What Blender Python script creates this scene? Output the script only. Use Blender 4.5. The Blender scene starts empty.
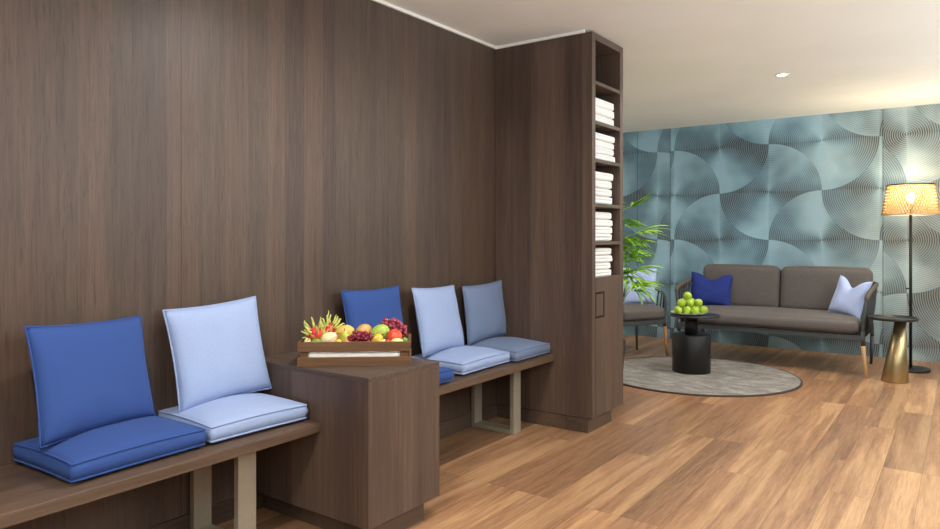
import bpy, bmesh, math, random
from mathutils import Vector, Matrix, Euler, noise

# ------------------------------------------------------------------ camera, world, lights, exposure
SC = bpy.context.scene
COL = SC.collection
PI = math.pi
random.seed(7)

FPX, CY, CAM_H, YAW = 689.1, 235.7, 1.30, 0.6219
cam_d = bpy.data.cameras.new('camera')
cam_d.sensor_width = 36.0
cam_d.lens = 36.0 * FPX / 940.0
cam_d.shift_y = (CY - 264.5) / 940.0
cam_d.clip_start = 0.05
cam = bpy.data.objects.new('camera', cam_d)
COL.objects.link(cam)
cam.location = (0, 0, CAM_H)
cam.rotation_euler = (PI / 2, 0, YAW)
SC.camera = cam

W = bpy.data.worlds.new('world')
SC.world = W
W.use_nodes = True
W.node_tree.nodes['Background'].inputs[0].default_value = (0.94, 0.97, 1.0, 1)
W.node_tree.nodes['Background'].inputs[1].default_value = 0.15

SC.view_settings.view_transform = 'Standard'
SC.view_settings.look = 'None'
SC.view_settings.gamma = 1
SC.view_settings.use_curve_mapping = False
SC.view_settings.exposure = 0.38

CEIL = 2.655


def area_light(name, loc, rot, sx, sy, power, color):
    d = bpy.data.lights.new(name, 'AREA')
    d.shape = 'RECTANGLE'
    d.size, d.size_y = sx, sy
    d.energy = power
    d.color = color
    o = bpy.data.objects.new(name, d)
    COL.objects.link(o)
    o.location = loc
    o.rotation_euler = rot
    return o


def spot_light(name, loc, power, color, angle=170, blend=0.7, r=0.05):
    d = bpy.data.lights.new(name, 'SPOT')
    d.energy = power
    d.color = color
    d.spot_size = math.radians(angle)
    d.spot_blend = blend
    d.shadow_soft_size = r
    o = bpy.data.objects.new(name, d)
    COL.objects.link(o)
    o.location = loc
    return o


# added unseen fills behind and right of the camera, aimed up at the ceiling
area_light('ceiling_fill_back', (0.6, -2.6, 1.7), (math.radians(170), 0, 0), 5.0, 1.2, 230, (0.80, 0.92, 1.0))
area_light('ceiling_fill_side', (2.9, 4.2, 1.6), (math.radians(168), 0, math.radians(90)), 7.5, 1.2, 480, (0.80, 0.92, 1.0))
WARM = (1.0, 0.97, 0.92)
DOWN = [(-1.244, 6.235, 62), (-1.55, 2.35, 78), (-1.15, 0.30, 95), (1.0, 6.235, 46), (1.0, 2.35, 60), (1.0, -1.2, 34), (-3.5, 6.235, 48)]
for x, y, p in DOWN:
    spot_light('downlight_lamp', (x, y, CEIL - 0.03), p, WARM)


# ------------------------------------------------------------------ material helpers
def srgb(r, g, b):
    def f(c):
        c /= 255.0
        return c / 12.92 if c <= 0.04045 else ((c + 0.055) / 1.055) ** 2.4
    return (f(r), f(g), f(b), 1.0)


class NT:
    def __init__(self, name):
        self.m = bpy.data.materials.new(name)
        self.m.use_nodes = True
        self.t = self.m.node_tree
        self.b = self.t.nodes['Principled BSDF']

    def n(self, typ, **kw):
        nd = self.t.nodes.new(typ)
        for k, v in kw.items():
            setattr(nd, k, v)
        return nd

    def l(self, a, b):
        self.t.links.new(a, b)

    def put(self, sock, v):
        if hasattr(v, 'links') or isinstance(v, bpy.types.NodeSocket):
            self.l(v, sock)
        else:
            sock.default_value = v

    def math(self, op, a, b=0.0, c=None):
        nd = self.n('ShaderNodeMath', operation=op)
        self.put(nd.inputs[0], a)
        self.put(nd.inputs[1], b)
        if c is not None:
            self.put(nd.inputs[2], c)
        return nd.outputs[0]

    def coord(self, out='Object'):
        return self.n('ShaderNodeTexCoord').outputs[out]

    def mapping(self, vec, scale=(1, 1, 1), loc=(0, 0, 0), rot=(0, 0, 0)):
        m = self.n('ShaderNodeMapping')
        self.l(vec, m.inputs[0])
        m.inputs['Location'].default_value = loc
        m.inputs['Rotation'].default_value = rot
        m.inputs['Scale'].default_value = scale
        return m.outputs[0]

    def noise(self, vec, scale=5, detail=4, rough=0.55, dist=0.0):
        n = self.n('ShaderNodeTexNoise')
        self.l(vec, n.inputs['Vector'])
        n.inputs['Scale'].default_value = scale
        n.inputs['Detail'].default_value = detail
        n.inputs['Roughness'].default_value = rough
        n.inputs['Distortion'].default_value = dist
        return n.outputs['Fac']

    def ramp(self, fac, stops):
        r = self.n('ShaderNodeValToRGB')
        self.put(r.inputs[0], fac)
        e = r.color_ramp.elements
        while len(e) > 1:
            e.remove(e[-1])
        e[0].position, e[0].color = stops[0]
        for p, c in stops[1:]:
            x = e.new(p)
            x.color = c
        return r.outputs[0]

    def mix(self, fac, a, b, blend='MIX'):
        m = self.n('ShaderNodeMix', data_type='RGBA', blend_type=blend)
        self.put(m.inputs[0], fac)
        self.put(m.inputs[6], a)
        self.put(m.inputs[7], b)
        return m.outputs[2]

    def bump(self, h, strength=0.2, dist=0.01):
        b = self.n('ShaderNodeBump')
        b.inputs['Strength'].default_value = strength
        b.inputs['Distance'].default_value = dist
        self.l(h, b.inputs['Height'])
        self.l(b.outputs[0], self.b.inputs['Normal'])

    def base(self, c):
        self.put(self.b.inputs['Base Color'], c)

    def set(self, rough=0.6, metal=0.0, spec=0.4):
        self.b.inputs['Roughness'].default_value = rough
        self.b.inputs['Metallic'].default_value = metal
        self.b.inputs['Specular IOR Level'].default_value = spec


def mat_plain(name, c, rough=0.6, metal=0.0, var=0.08, scale=20, bump=0.0, spec=0.4):
    k = NT(name)
    nz = k.noise(k.coord(), scale, 3)
    dark = tuple(v * (1 - var) for v in c[:3]) + (1,)
    lite = tuple(min(1, v * (1 + var)) for v in c[:3]) + (1,)
    k.base(k.ramp(nz, [(0.3, dark), (0.7, lite)]))
    k.set(rough, metal, spec)
    if bump:
        k.bump(nz, bump, 0.004)
    return k.m


def mat_wood(name, cols, axis='z', fine=60, rough=0.45, band=True, spec=0.35, lon=1.3):
    """dark veneer: fine grain stretched along an axis, plus wide tonal strips"""
    k = NT(name)
    co = k.coord()
    st = lambda s, l: {'x': (l, s, s), 'y': (s, l, s), 'z': (s, s, l)}[axis]
    g1 = k.noise(k.mapping(co, st(fine * 1.3, lon * 2.2)), 1, 6, 0.66, 0.6)
    g2 = k.noise(k.mapping(co, st(fine * 0.16, lon * 0.35)), 1, 4, 0.6, 1.0)
    c = k.ramp(g1, [(0.28, cols[0]), (0.5, cols[1]), (0.72, cols[2])])
    c = k.mix(0.45, c, k.ramp(g2, [(0.3, cols[0]), (0.7, cols[2])]))
    if band:
        # veneer strips, each with its own tone
        v = k.n('ShaderNodeTexVoronoi', feature='F1', voronoi_dimensions='1D')
        sep = k.n('ShaderNodeSeparateXYZ')
        k.l(co, sep.inputs[0])
        src = {'z': k.math('ADD', sep.outputs[0], sep.outputs[1]), 'y': sep.outputs[0], 'x': sep.outputs[1]}[axis]
        k.l(src, v.inputs['W'])
        v.inputs['Scale'].default_value = 7.0
        s2 = k.n('ShaderNodeSeparateXYZ')
        k.l(v.outputs['Color'], s2.inputs[0])
        tone = k.ramp(s2.outputs[0], [(0.0, (0.86, 0.82, 0.81, 1)), (0.5, (1.04, 1.0, 0.95, 1)), (1.0, (1.20, 1.14, 1.08, 1))])
        c = k.mix(1.0, c, tone, 'MULTIPLY')
    k.base(c)
    k.set(rough, 0, spec)
    k.bump(g1, 0.12, 0.002)
    return k.m


def mat_fabric(name, c, weave=420, var=0.12, rough=0.9, mottled=0.0):
    k = NT(name)
    co = k.coord()
    n1 = k.noise(co, weave, 2, 0.7)
    n2 = k.noise(co, 9, 3)
    a = tuple(v * (1 - var) for v in c[:3]) + (1,)
    b = tuple(min(1, v * (1 + var)) for v in c[:3]) + (1,)
    col = k.ramp(n1, [(0.3, a), (0.7, b)])
    if mottled:
        n3 = k.noise(co, 70, 4, 0.75)
        d = tuple(v * (1 - mottled) for v in c[:3]) + (1,)
        e = tuple(min(1, v * (1 + mottled)) for v in c[:3]) + (1,)
        col = k.mix(0.5, col, k.ramp(n3, [(0.35, d), (0.65, e)]))
    k.base(col)
    k.set(rough, 0, 0.2)
    k.b.inputs['Sheen Weight'].default_value = 0.03
    k.bump(k.math('ADD', n1, k.math('MULTIPLY', n2, 0.6)), 0.15, 0.003)
    return k.m


# ------------------------------------------------------------------ materials
WC = [srgb(62, 50, 42), srgb(84, 68, 60), srgb(105, 87, 76)]
M = {}
M['wood_v'] = mat_wood('dark_veneer_vertical', WC, 'z')
M['wood_x'] = mat_wood('dark_veneer_across', WC, 'x', band=False)
M['wood_y'] = mat_wood('dark_veneer_along', [srgb(60, 47, 39), srgb(84, 68, 56), srgb(105, 86, 73)], 'y', fine=45)
M['crate'] = mat_wood('crate_wood', [srgb(70, 46, 28), srgb(106, 74, 48), srgb(134, 98, 66)], 'x', fine=70, band=False, rough=0.6)
M['black_inside'] = mat_plain('dark_gap', srgb(20, 16, 14), 0.8)
M['bronze'] = mat_plain('champagne_metal', srgb(178, 168, 150), 0.42, 0.45, 0.05)
M['blue'] = mat_fabric('blue_fabric', srgb(52, 77, 136))
M['light_blue'] = mat_fabric('light_blue_fabric', srgb(152, 168, 204))
M['grey_blue'] = mat_fabric('grey_blue_fabric', srgb(112, 126, 154))
M['navy'] = mat_fabric('deep_blue_fabric', srgb(40, 54, 122))
M['pale_blue'] = mat_fabric('pale_blue_fabric', srgb(174, 188, 226))
M['sofa'] = mat_fabric('taupe_melange', srgb(94, 88, 85), var=0.2, mottled=0.25)
M['sofa_seat'] = mat_fabric('taupe_melange_seat', srgb(100, 94, 91), var=0.2, mottled=0.25)
M['frame'] = mat_plain('dark_grey_metal', srgb(78, 82, 84), 0.5, 0.3)
M['rope'] = mat_fabric('grey_rope', srgb(58, 58, 60), weave=200, var=0.3)
M['rope_tan'] = mat_fabric('taupe_rope', srgb(92, 84, 74), weave=200, var=0.3)
M['leg_wood'] = mat_wood('pale_leg_wood', [srgb(150, 112, 70), srgb(190, 150, 102), srgb(210, 172, 124)], 'z', fine=90, band=False)
M['leg_orange'] = mat_wood('honey_leg_wood', [srgb(150, 95, 48), srgb(188, 126, 68), srgb(204, 146, 88)], 'z', fine=90, band=False)
M['black'] = mat_plain('satin_black', srgb(23, 20, 20), 0.45, 0.0, 0.05)
M['black_top'] = mat_plain('black_tabletop', srgb(46, 45, 47), 0.32, 0.2, 0.05)
M['brass'] = mat_plain('brushed_brass', srgb(172, 152, 112), 0.34, 0.9, 0.06, 60)
M['white_towel'] = mat_fabric('white_terry', srgb(238, 236, 232), weave=260, var=0.06)
M['white_paint'] = mat_plain('white_paint', srgb(226, 220, 210), 0.6, 0, 0.02)
M['paper'] = mat_plain('white_paper', srgb(236, 230, 222), 0.8, 0, 0.04, 30)
M['plate'] = mat_plain('pale_plate', srgb(206, 214, 178), 0.3, 0, 0.03)
M['leaf'] = mat_plain('palm_green', srgb(160, 208, 72), 0.45, 0, 0.45, 9)
M['leaf2'] = mat_plain('palm_dark_green', srgb(128, 184, 58), 0.45, 0, 0.45, 9)
M['stem_green'] = mat_plain('cane_green', srgb(88, 100, 52), 0.6, 0, 0.2, 14)
M['soil'] = mat_plain('potting_soil', srgb(44, 32, 24), 0.95, 0, 0.4, 60)
M['pot'] = mat_plain('charcoal_pot', srgb(52, 52, 54), 0.55, 0, 0.08)


def mat_fruit(name, c1, c2, c3=None, scale=9, rough=0.35, freckle=0.0):
    k = NT(name)
    co = k.coord()
    stops = [(0.35, c1), (0.6, c2)]
    if c3:
        stops.append((0.75, c3))
    c = k.ramp(k.noise(co, scale * 2.6, 3), stops)
    if freckle:
        c = k.mix(k.math('MULTIPLY', k.math('GREATER_THAN', k.noise(co, 160, 1), 0.66), freckle), c, srgb(236, 230, 170))
    k.base(c)
    k.set(rough, 0, 0.5)
    k.b.inputs['Subsurface Weight'].default_value = 0.05
    return k.m


M['apple_green'] = mat_fruit('green_apple_skin', srgb(150, 186, 40), srgb(184, 208, 72), srgb(204, 218, 104), 16, 0.3, 0.4)
M['stalk'] = mat_plain('fruit_stalk', srgb(84, 62, 36), 0.8)
M['dragon'] = mat_fruit('dragon_fruit_skin', srgb(200, 36, 50), srgb(222, 64, 60), srgb(232, 120, 86), 14)
M['dragon_scale'] = mat_fruit('dragon_fruit_scale', srgb(190, 196, 90), srgb(216, 214, 120), srgb(226, 206, 140), 20)
M['mango'] = mat_fruit('mango_skin', srgb(208, 176, 84), srgb(224, 190, 110), srgb(220, 140, 96), 12)
M['pear'] = mat_fruit('pear_skin', srgb(176, 178, 60), srgb(204, 196, 84), srgb(214, 190, 110), 14, freckle=0.4)
M['cream_fruit'] = mat_fruit('cream_fruit_skin', srgb(236, 222, 176), srgb(238, 212, 168), srgb(230, 176, 140), 12)
M['lime'] = mat_fruit('lime_skin', srgb(96, 140, 44), srgb(132, 168, 66), None, 20)
M['green_mango'] = mat_fruit('green_mango_skin', srgb(150, 178, 64), srgb(186, 200, 96), srgb(206, 200, 120), 10)
M['blush'] = mat_fruit('blush_apple_skin', srgb(206, 150, 84), srgb(216, 172, 106), srgb(204, 104, 78), 12)
M['tomato'] = mat_fruit('pomegranate_skin', srgb(206, 62, 44), srgb(222, 88, 60), srgb(226, 130, 92), 10)
M['peach'] = mat_fruit('peach_skin', srgb(232, 132, 112), srgb(236, 160, 124), None, 10)
M['gold'] = mat_fruit('golden_fruit_skin', srgb(222, 178, 60), srgb(232, 198, 90), srgb(226, 150, 70), 16)
M['pale_yellow'] = mat_fruit('pale_melon_skin', srgb(230, 222, 130), srgb(240, 232, 160), None, 16)
M['grape'] = mat_fruit('grape_skin', srgb(104, 18, 40), srgb(140, 34, 56), srgb(168, 70, 88), 40, 0.22)
M['grape2'] = mat_fruit('grape_skin_pinkish', srgb(132, 44, 62), srgb(160, 66, 84), srgb(184, 100, 108), 40, 0.25)


def make_floor_mat():
    k = NT('walnut_plank_floor')
    co = k.coord()
    sep = k.n('ShaderNodeSeparateXYZ')
    k.l(co, sep.inputs[0])
    cb = k.n('ShaderNodeCombineXYZ')
    k.l(sep.outputs[1], cb.inputs[0])
    k.l(sep.outputs[0], cb.inputs[1])

    def brick(c1, c2, mo, ms):
        b = k.n('ShaderNodeTexBrick')
        k.l(cb.outputs[0], b.inputs['Vector'])
        b.offset = 0.39
        b.offset_frequency = 3
        b.inputs['Color1'].default_value = c1
        b.inputs['Color2'].default_value = c2
        b.inputs['Mortar'].default_value = mo
        b.inputs['Scale'].default_value = 1.0
        b.inputs['Mortar Size'].default_value = ms
        b.inputs['Mortar Smooth'].default_value = 0.2
        b.inputs['Brick Width'].default_value = 1.5
        b.inputs['Row Height'].default_value = 0.185
        return b
    bid = brick((0, 0, 0, 1), (1, 1, 1, 1), (0, 0, 0, 1), 0.0)
    seam = brick((1, 1, 1, 1), (1, 1, 1, 1), (0, 0, 0, 1), 0.0012)
    bw = k.n('ShaderNodeRGBToBW')
    k.l(bid.outputs['Color'], bw.inputs[0])
    tint = bw.outputs[0]
    # per-plank offset of the grain
    off = k.math('MULTIPLY', tint, 37.0)
    cb2 = k.n('ShaderNodeCombineXYZ')
    k.l(k.math('ADD', sep.outputs[0], off), cb2.inputs[0])
    k.l(k.math('ADD', sep.outputs[1], k.math('MULTIPLY', tint, 11.0)), cb2.inputs[1])
    k.l(off, cb2.inputs[2])
    v = cb2.outputs[0]
    big = k.noise(k.mapping(v, (6.5, 0.42, 1)), 1, 4, 0.45, 0.9)
    mid = k.noise(k.mapping(v, (34, 1.6, 1)), 1, 5, 0.62, 0.9)
    fin = k.noise(k.mapping(v, (150, 7, 1)), 1, 4, 0.65, 0.4)
    c = k.ramp(big, [(0.26, srgb(104, 74, 54)), (0.42, srgb(140, 99, 70)), (0.545, srgb(164, 120, 86)), (0.575, srgb(192, 148, 106)), (0.72, srgb(210, 169, 126))])
    c = k.mix(0.40, c, k.ramp(mid, [(0.32, srgb(93, 63, 45)), (0.46, srgb(153, 110, 79)), (0.56, srgb(177, 133, 97)), (0.7, srgb(201, 160, 121))]))
    c = k.mix(0.20, c, k.ramp(fin, [(0.32, srgb(69, 47, 34)), (0.55, srgb(192, 149, 113)), (0.7, srgb(223, 187, 149))]))
    tone = k.ramp(tint, [(0.0, (0.76, 0.75, 0.76, 1)), (0.5, (1.0, 0.99, 0.98, 1)), (1.0, (1.10, 1.10, 1.08, 1))])
    c = k.mix(1.0, c, tone, 'MULTIPLY')
    c = k.mix(0.55, c, k.mix(1.0, c, seam.outputs['Color'], 'MULTIPLY'))
    k.base(c)
    k.set(0.36, 0, 0.35)
    k.bump(k.math('ADD', fin, k.math('MULTIPLY', seam.outputs['Fac'], -2.0)), 0.08, 0.002)
    return k.m


def make_mural_mat():
    """wallpaper printed and embossed with quilted quarter discs of concentric grooves"""
    k = NT('arc_wallpaper')
    co = k.coord()
    sep = k.n('ShaderNodeSeparateXYZ')
    k.l(co, sep.inputs[0])
    S = 0.557
    shift = k.math('MULTIPLY', k.math('GREATER_THAN', sep.outputs[0], -0.704), 0.31)
    shift = k.math('ADD', shift, k.math('MULTIPLY', k.math('LESS_THAN', sep.outputs[0], -3.015), 0.22))
    x = k.math('DIVIDE', k.math('ADD', k.math('SUBTRACT', sep.outputs[0], -1.849), shift), S)
    z = k.math('DIVIDE', k.math('SUBTRACT', sep.outputs[2], 1.809), S)
    par = k.math('FLOORED_MODULO', k.math('ADD', k.math('FLOOR', x), k.math('FLOOR', z)), 2.0)

    def dist(c):
        return k.math('ABSOLUTE', k.math('SUBTRACT', k.math('FLOORED_MODULO', k.math('ADD', k.math('SUBTRACT', c, par), 1.0), 2.0), 1.0))
    dx, dz = dist(x), dist(z)
    ix, iz = k.math('SUBTRACT', 1.0, dx), k.math('SUBTRACT', 1.0, dz)

    def rad(a, b):
        return k.math('SQRT', k.math('ADD', k.math('MULTIPLY', a, a), k.math('MULTIPLY', b, b)))
    r1, r2 = rad(dx, dz), rad(ix, iz)
    inside = k.math('LESS_THAN', r1, 1.0)
    r = k.math('ADD', k.math('MULTIPLY', r1, inside), k.math('MULTIPLY', r2, k.math('SUBTRACT', 1.0, inside)))
    groove = k.math('MULTIPLY_ADD', k.math('SINE', k.math('MULTIPLY', r, 2 * PI * 27)), 0.5, 0.5)
    # printed fan tones: each quarter disc sweeps from petrol to pale
    a1 = k.math('DIVIDE', k.math('ARCTAN2', dz, k.math('ADD', dx, 0.001)), PI / 2)
    a2 = k.math('DIVIDE', k.math('ARCTAN2', iz, k.math('ADD', ix, 0.001)), PI / 2)
    a = k.math('ADD', k.math('MULTIPLY', a1, inside), k.math('MULTIPLY', a2, k.math('SUBTRACT', 1.0, inside)))
    fan = k.math('MULTIPLY_ADD', a, 0.62, 0.14)
    fan = k.math('ADD', fan, k.math('MULTIPLY', k.math('SUBTRACT', k.noise(co, 1.9, 2), 0.5), 1.35))
    fan = k.math('ADD', fan, k.math('MULTIPLY', k.math('SUBTRACT', inside, 0.5), 0.12))
    teal = k.ramp(fan, [(0.05, srgb(30, 54, 70)), (0.42, srgb(80, 124, 146)), (0.85, srgb(150, 194, 214))])
    sage = k.ramp(fan, [(0.05, srgb(62, 72, 76)), (0.45, srgb(108, 122, 124)), (0.85, srgb(160, 170, 168))])
    side = k.n('ShaderNodeMapRange')
    k.l(k.math('ADD', sep.outputs[0], k.math('MULTIPLY', k.math('SUBTRACT', k.noise(co, 1.3, 2), 0.5), 1.6)), side.inputs[0])
    side.inputs[1].default_value = -1.9
    side.inputs[2].default_value = 0.4
    c = k.mix(side.outputs[0], teal, sage)
    c = k.mix(k.math('MULTIPLY', groove, 0.36), c, k.mix(side.outputs[0], srgb(190, 206, 206), srgb(214, 206, 182)))
    # strip joints of the paper
    j = None
    for xs in (-3.45, -3.015, -0.704):
        t = k.math('LESS_THAN', k.math('ABSOLUTE', k.math('SUBTRACT', sep.outputs[0], xs)), 0.006)
        j = t if j is None else k.math('MAXIMUM', j, t)
    c = k.mix(k.math('MULTIPLY', j, 0.5), c, srgb(52, 66, 70))
    k.base(c)
    k.set(0.5, 0.25, 0.4)
    k.bump(groove, 0.28, 0.006)
    return k.m


def make_rug_mat():
    k = NT('mottled_grey_rug')
    co = k.coord()
    n1 = k.noise(k.mapping(co, (1, 2.2, 1)), 5, 6, 0.7, 0.6)
    n2 = k.noise(co, 60, 4, 0.8)
    c = k.ramp(n1, [(0.32, srgb(88, 82, 78)), (0.5, srgb(132, 126, 121)), (0.66, srgb(172, 166, 160))])
    c = k.mix(0.35, c, k.ramp(n2, [(0.3, srgb(92, 84, 78)), (0.7, srgb(186, 178, 170))]))
    k.base(c)
    k.set(0.95, 0, 0.1)
    k.bump(n2, 0.4, 0.006)
    return k.m


def make_ceiling_mat():
    k = NT('ceiling_paint')
    n = k.noise(k.coord(), 2.0, 2)
    k.base(k.ramp(n, [(0.3, srgb(238, 238, 230)), (0.7, srgb(242, 242, 235))]))
    k.set(0.9, 0, 0.1)
    return k.m


def make_panel_wall_mat():
    k = NT('dark_veneer_wall')
    co = k.coord()
    sep = k.n('ShaderNodeSeparateXYZ')
    k.l(co, sep.inputs[0])
    g1 = k.noise(k.mapping(co, (90, 90, 3.2)), 1, 6, 0.68, 0.6)
    g2 = k.noise(k.mapping(co, (9, 9, 0.45)), 1, 4, 0.6, 1.2)
    g3 = k.noise(k.mapping(co, (240, 240, 9)), 1, 3, 0.6)
    c = k.ramp(g1, [(0.26, srgb(58, 45, 38)), (0.5, srgb(81, 66, 57)), (0.74, srgb(100, 82, 71))])
    c = k.mix(0.45, c, k.ramp(g2, [(0.3, srgb(64, 51, 44)), (0.5, srgb(83, 67, 56)), (0.7, srgb(94, 79, 69))]))
    c = k.mix(k.math('MULTIPLY', k.math('LESS_THAN', g3, 0.40), 0.45), c, srgb(49, 38, 33))
    v = k.n('ShaderNodeTexVoronoi', feature='F1', voronoi_dimensions='1D')
    k.l(sep.outputs[1], v.inputs['W'])
    v.inputs['Scale'].default_value = 8.0
    s2 = k.n('ShaderNodeSeparateXYZ')
    k.l(v.outputs['Color'], s2.inputs[0])
    c = k.mix(1.0, c, k.ramp(s2.outputs[0], [(0, (0.80, 0.77, 0.79, 1)), (0.4, (0.95, 0.96, 0.92, 1)), (0.7, (1.10, 1.01, 0.96, 1)), (1, (1.16, 1.13, 1.08, 1))]), 'MULTIPLY')
    # board joints every 1.31 m
    ph = k.math('ABSOLUTE', k.math('SUBTRACT', k.math('FLOORED_MODULO', k.math('ADD', sep.outputs[1], -0.375), 1.31), 0.655))
    j = k.math('GREATER_THAN', ph, 0.6525)
    c = k.mix(k.math('MULTIPLY', j, 0.6), c, srgb(27, 20, 17))
    k.base(c)
    k.set(0.42, 0, 0.35)
    k.bump(g1, 0.12, 0.002)
    return k.m


M['floor'] = make_floor_mat()
M['mural'] = make_mural_mat()
M['rug'] = make_rug_mat()
M['ceiling'] = make_ceiling_mat()
M['panel_wall'] = make_panel_wall_mat()


def mat_emit(name, c, strength):
    k = NT(name)
    k.base(c)
    k.b.inputs['Emission Color'].default_value = c
    k.b.inputs['Emission Strength'].default_value = strength
    return k.m


M['lens'] = mat_emit('lit_lens', (1.0, 0.93, 0.82, 1), 9.0)
M['bulb'] = mat_emit('lit_bulb', (1.0, 0.80, 0.50, 1), 30.0)
k_ = NT('gold_mesh')
k_.base(srgb(150, 118, 70))
k_.set(0.4, 0.5)
M['gold_mesh'] = k_.m
k_ = NT('shade_gauze')
k_.base(srgb(240, 216, 170))
k_.set(0.8)
tr = k_.n('ShaderNodeBsdfTranslucent')
tr.inputs[0].default_value = srgb(248, 222, 172)
tp = k_.n('ShaderNodeBsdfTransparent')
mx = k_.n('ShaderNodeMixShader')
mx.inputs[0].default_value = 0.22
k_.l(tp.outputs[0], mx.inputs[1])
k_.l(tr.outputs[0], mx.inputs[2])
k_.l(mx.outputs[0], k_.t.nodes['Material Output'].inputs[0])
M['gauze'] = k_.m


# ------------------------------------------------------------------ geometry helpers
def link(name, bm, mat, parent=None, smooth=False, loc=None, mats=None):
    me = bpy.data.meshes.new(name)
    bmesh.ops.recalc_face_normals(bm, faces=bm.faces)
    bm.to_mesh(me)
    bm.free()
    if smooth:
        for p in me.polygons:
            p.use_smooth = True
    me.materials.append(mat)
    o = bpy.data.objects.new(name, me)
    COL.objects.link(o)
    if parent is not None:
        o.parent = parent
    if loc is not None:
        o.location = loc
    return o


def tag(o, label, cat, group=None, kind=None):
    o['label'] = label
    o['category'] = cat
    if group:
        o['group'] = group
    if kind:
        o['kind'] = kind
    return o


def thing(name, label, cat, loc=(0, 0, 0), rot=(0, 0, 0), group=None):
    o = bpy.data.objects.new(name, None)
    o.empty_display_size = 0.05
    COL.objects.link(o)
    o.location = loc
    o.rotation_euler = rot
    return tag(o, label, cat, group)


def struct(name, bm, mat, smooth=False):
    o = link(name, bm, mat, None, smooth)
    o['kind'] = 'structure'
    return o


def copy_tree(o, parent=None):
    c = o.copy()
    COL.objects.link(c)
    if parent is not None:
        c.parent = parent
    for ch in list(o.children):
        copy_tree(ch, c)
    return c


def box(bm, lo, hi, bevel=0.0, seg=2):
    v = [bm.verts.new((x, y, z)) for x in (lo[0], hi[0]) for y in (lo[1], hi[1]) for z in (lo[2], hi[2])]
    f = [(0, 1, 3, 2), (4, 6, 7, 5), (0, 4, 5, 1), (2, 3, 7, 6), (0, 2, 6, 4), (1, 5, 7, 3)]
    fs = [bm.faces.new([v[i] for i in q]) for q in f]
    if bevel:
        es = set()
        for a in fs:
            es.update(a.edges)
        bmesh.ops.bevel(bm, geom=list(es), offset=bevel, segments=seg, affect='EDGES', profile=0.5)
    return bm


def bxm(lo, hi, bevel=0.0, seg=2):
    return box(bmesh.new(), lo, hi, bevel, seg)


def tube(bm, pts, r, n=10, closed=False, r_end=None):
    """round tube through a polyline, radius may taper"""
    P = [Vector(p) for p in pts]
    m = len(P)
    rings = []
    up = None
    for i, p in enumerate(P):
        if closed:
            t = (P[(i + 1) % m] - P[i - 1]).normalized()
        else:
            t = (P[min(i + 1, m - 1)] - P[max(i - 1, 0)]).normalized()
        if up is None:
            ref = Vector((0, 0, 1)) if abs(t.z) < 0.9 else Vector((1, 0, 0))
            up = (ref - t * ref.dot(t)).normalized()
        else:
            up = (up - t * up.dot(t)).normalized()
        s = t.cross(up)
        rr = r if r_end is None else r + (r_end - r) * i / max(1, m - 1)
        if isinstance(r, (list, tuple)):
            rr = r[i]
        rings.append([bm.verts.new(p + (up * math.cos(2 * PI * k / n) + s * math.sin(2 * PI * k / n)) * rr) for k in range(n)])
    for i in range(m if closed else m - 1):
        a, b = rings[i], rings[(i + 1) % m]
        for k in range(n):
            bm.faces.new((a[k], a[(k + 1) % n], b[(k + 1) % n], b[k]))
    if not closed:
        bm.faces.new(rings[0])
        bm.faces.new(rings[-1])
    return bm


def lathe(bm, prof, n=48, center=(0, 0), shift=None, cap=True):
    """profile of (r, z); ends with r == 0 close to a point, others are capped"""
    rings = []
    for i, (r, z) in enumerate(prof):
        ox, oy = center
        if shift:
            ox += shift(z)[0]
            oy += shift(z)[1]
        if r < 1e-6:
            rings.append([bm.verts.new((ox, oy, z))])
        else:
            rings.append([bm.verts.new((ox + r * math.cos(2 * PI * k / n), oy + r * math.sin(2 * PI * k / n), z)) for k in range(n)])
    for a, b in zip(rings, rings[1:]):
        if len(a) == 1 and len(b) == 1:
            continue
        for k in range(n):
            k2 = (k + 1) % n
            if len(a) == 1:
                bm.faces.new((a[0], b[k2], b[k]))
            elif len(b) == 1:
                bm.faces.new((a[k], a[k2], b[0]))
            else:
                bm.faces.new((a[k], a[k2], b[k2], b[k]))
    for e in (rings[0], rings[-1]):
        if cap and len(e) > 1:
            bm.faces.new(e)
    return bm


def spline(pts, n=8):
    P = [Vector(p) for p in pts]
    P = [P[0] * 2 - P[1]] + P + [P[-1] * 2 - P[-2]]
    out = []
    for i in range(1, len(P) - 2):
        a, b, c, d = P[i - 1:i + 3]
        for k in range(n):
            t = k / n
            out.append(0.5 * ((2 * b) + (c - a) * t + (2 * a - 5 * b + 4 * c - d) * t * t + (3 * b - a - 3 * c + d) * t ** 3))
    out.append(P[-2])
    return out


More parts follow.
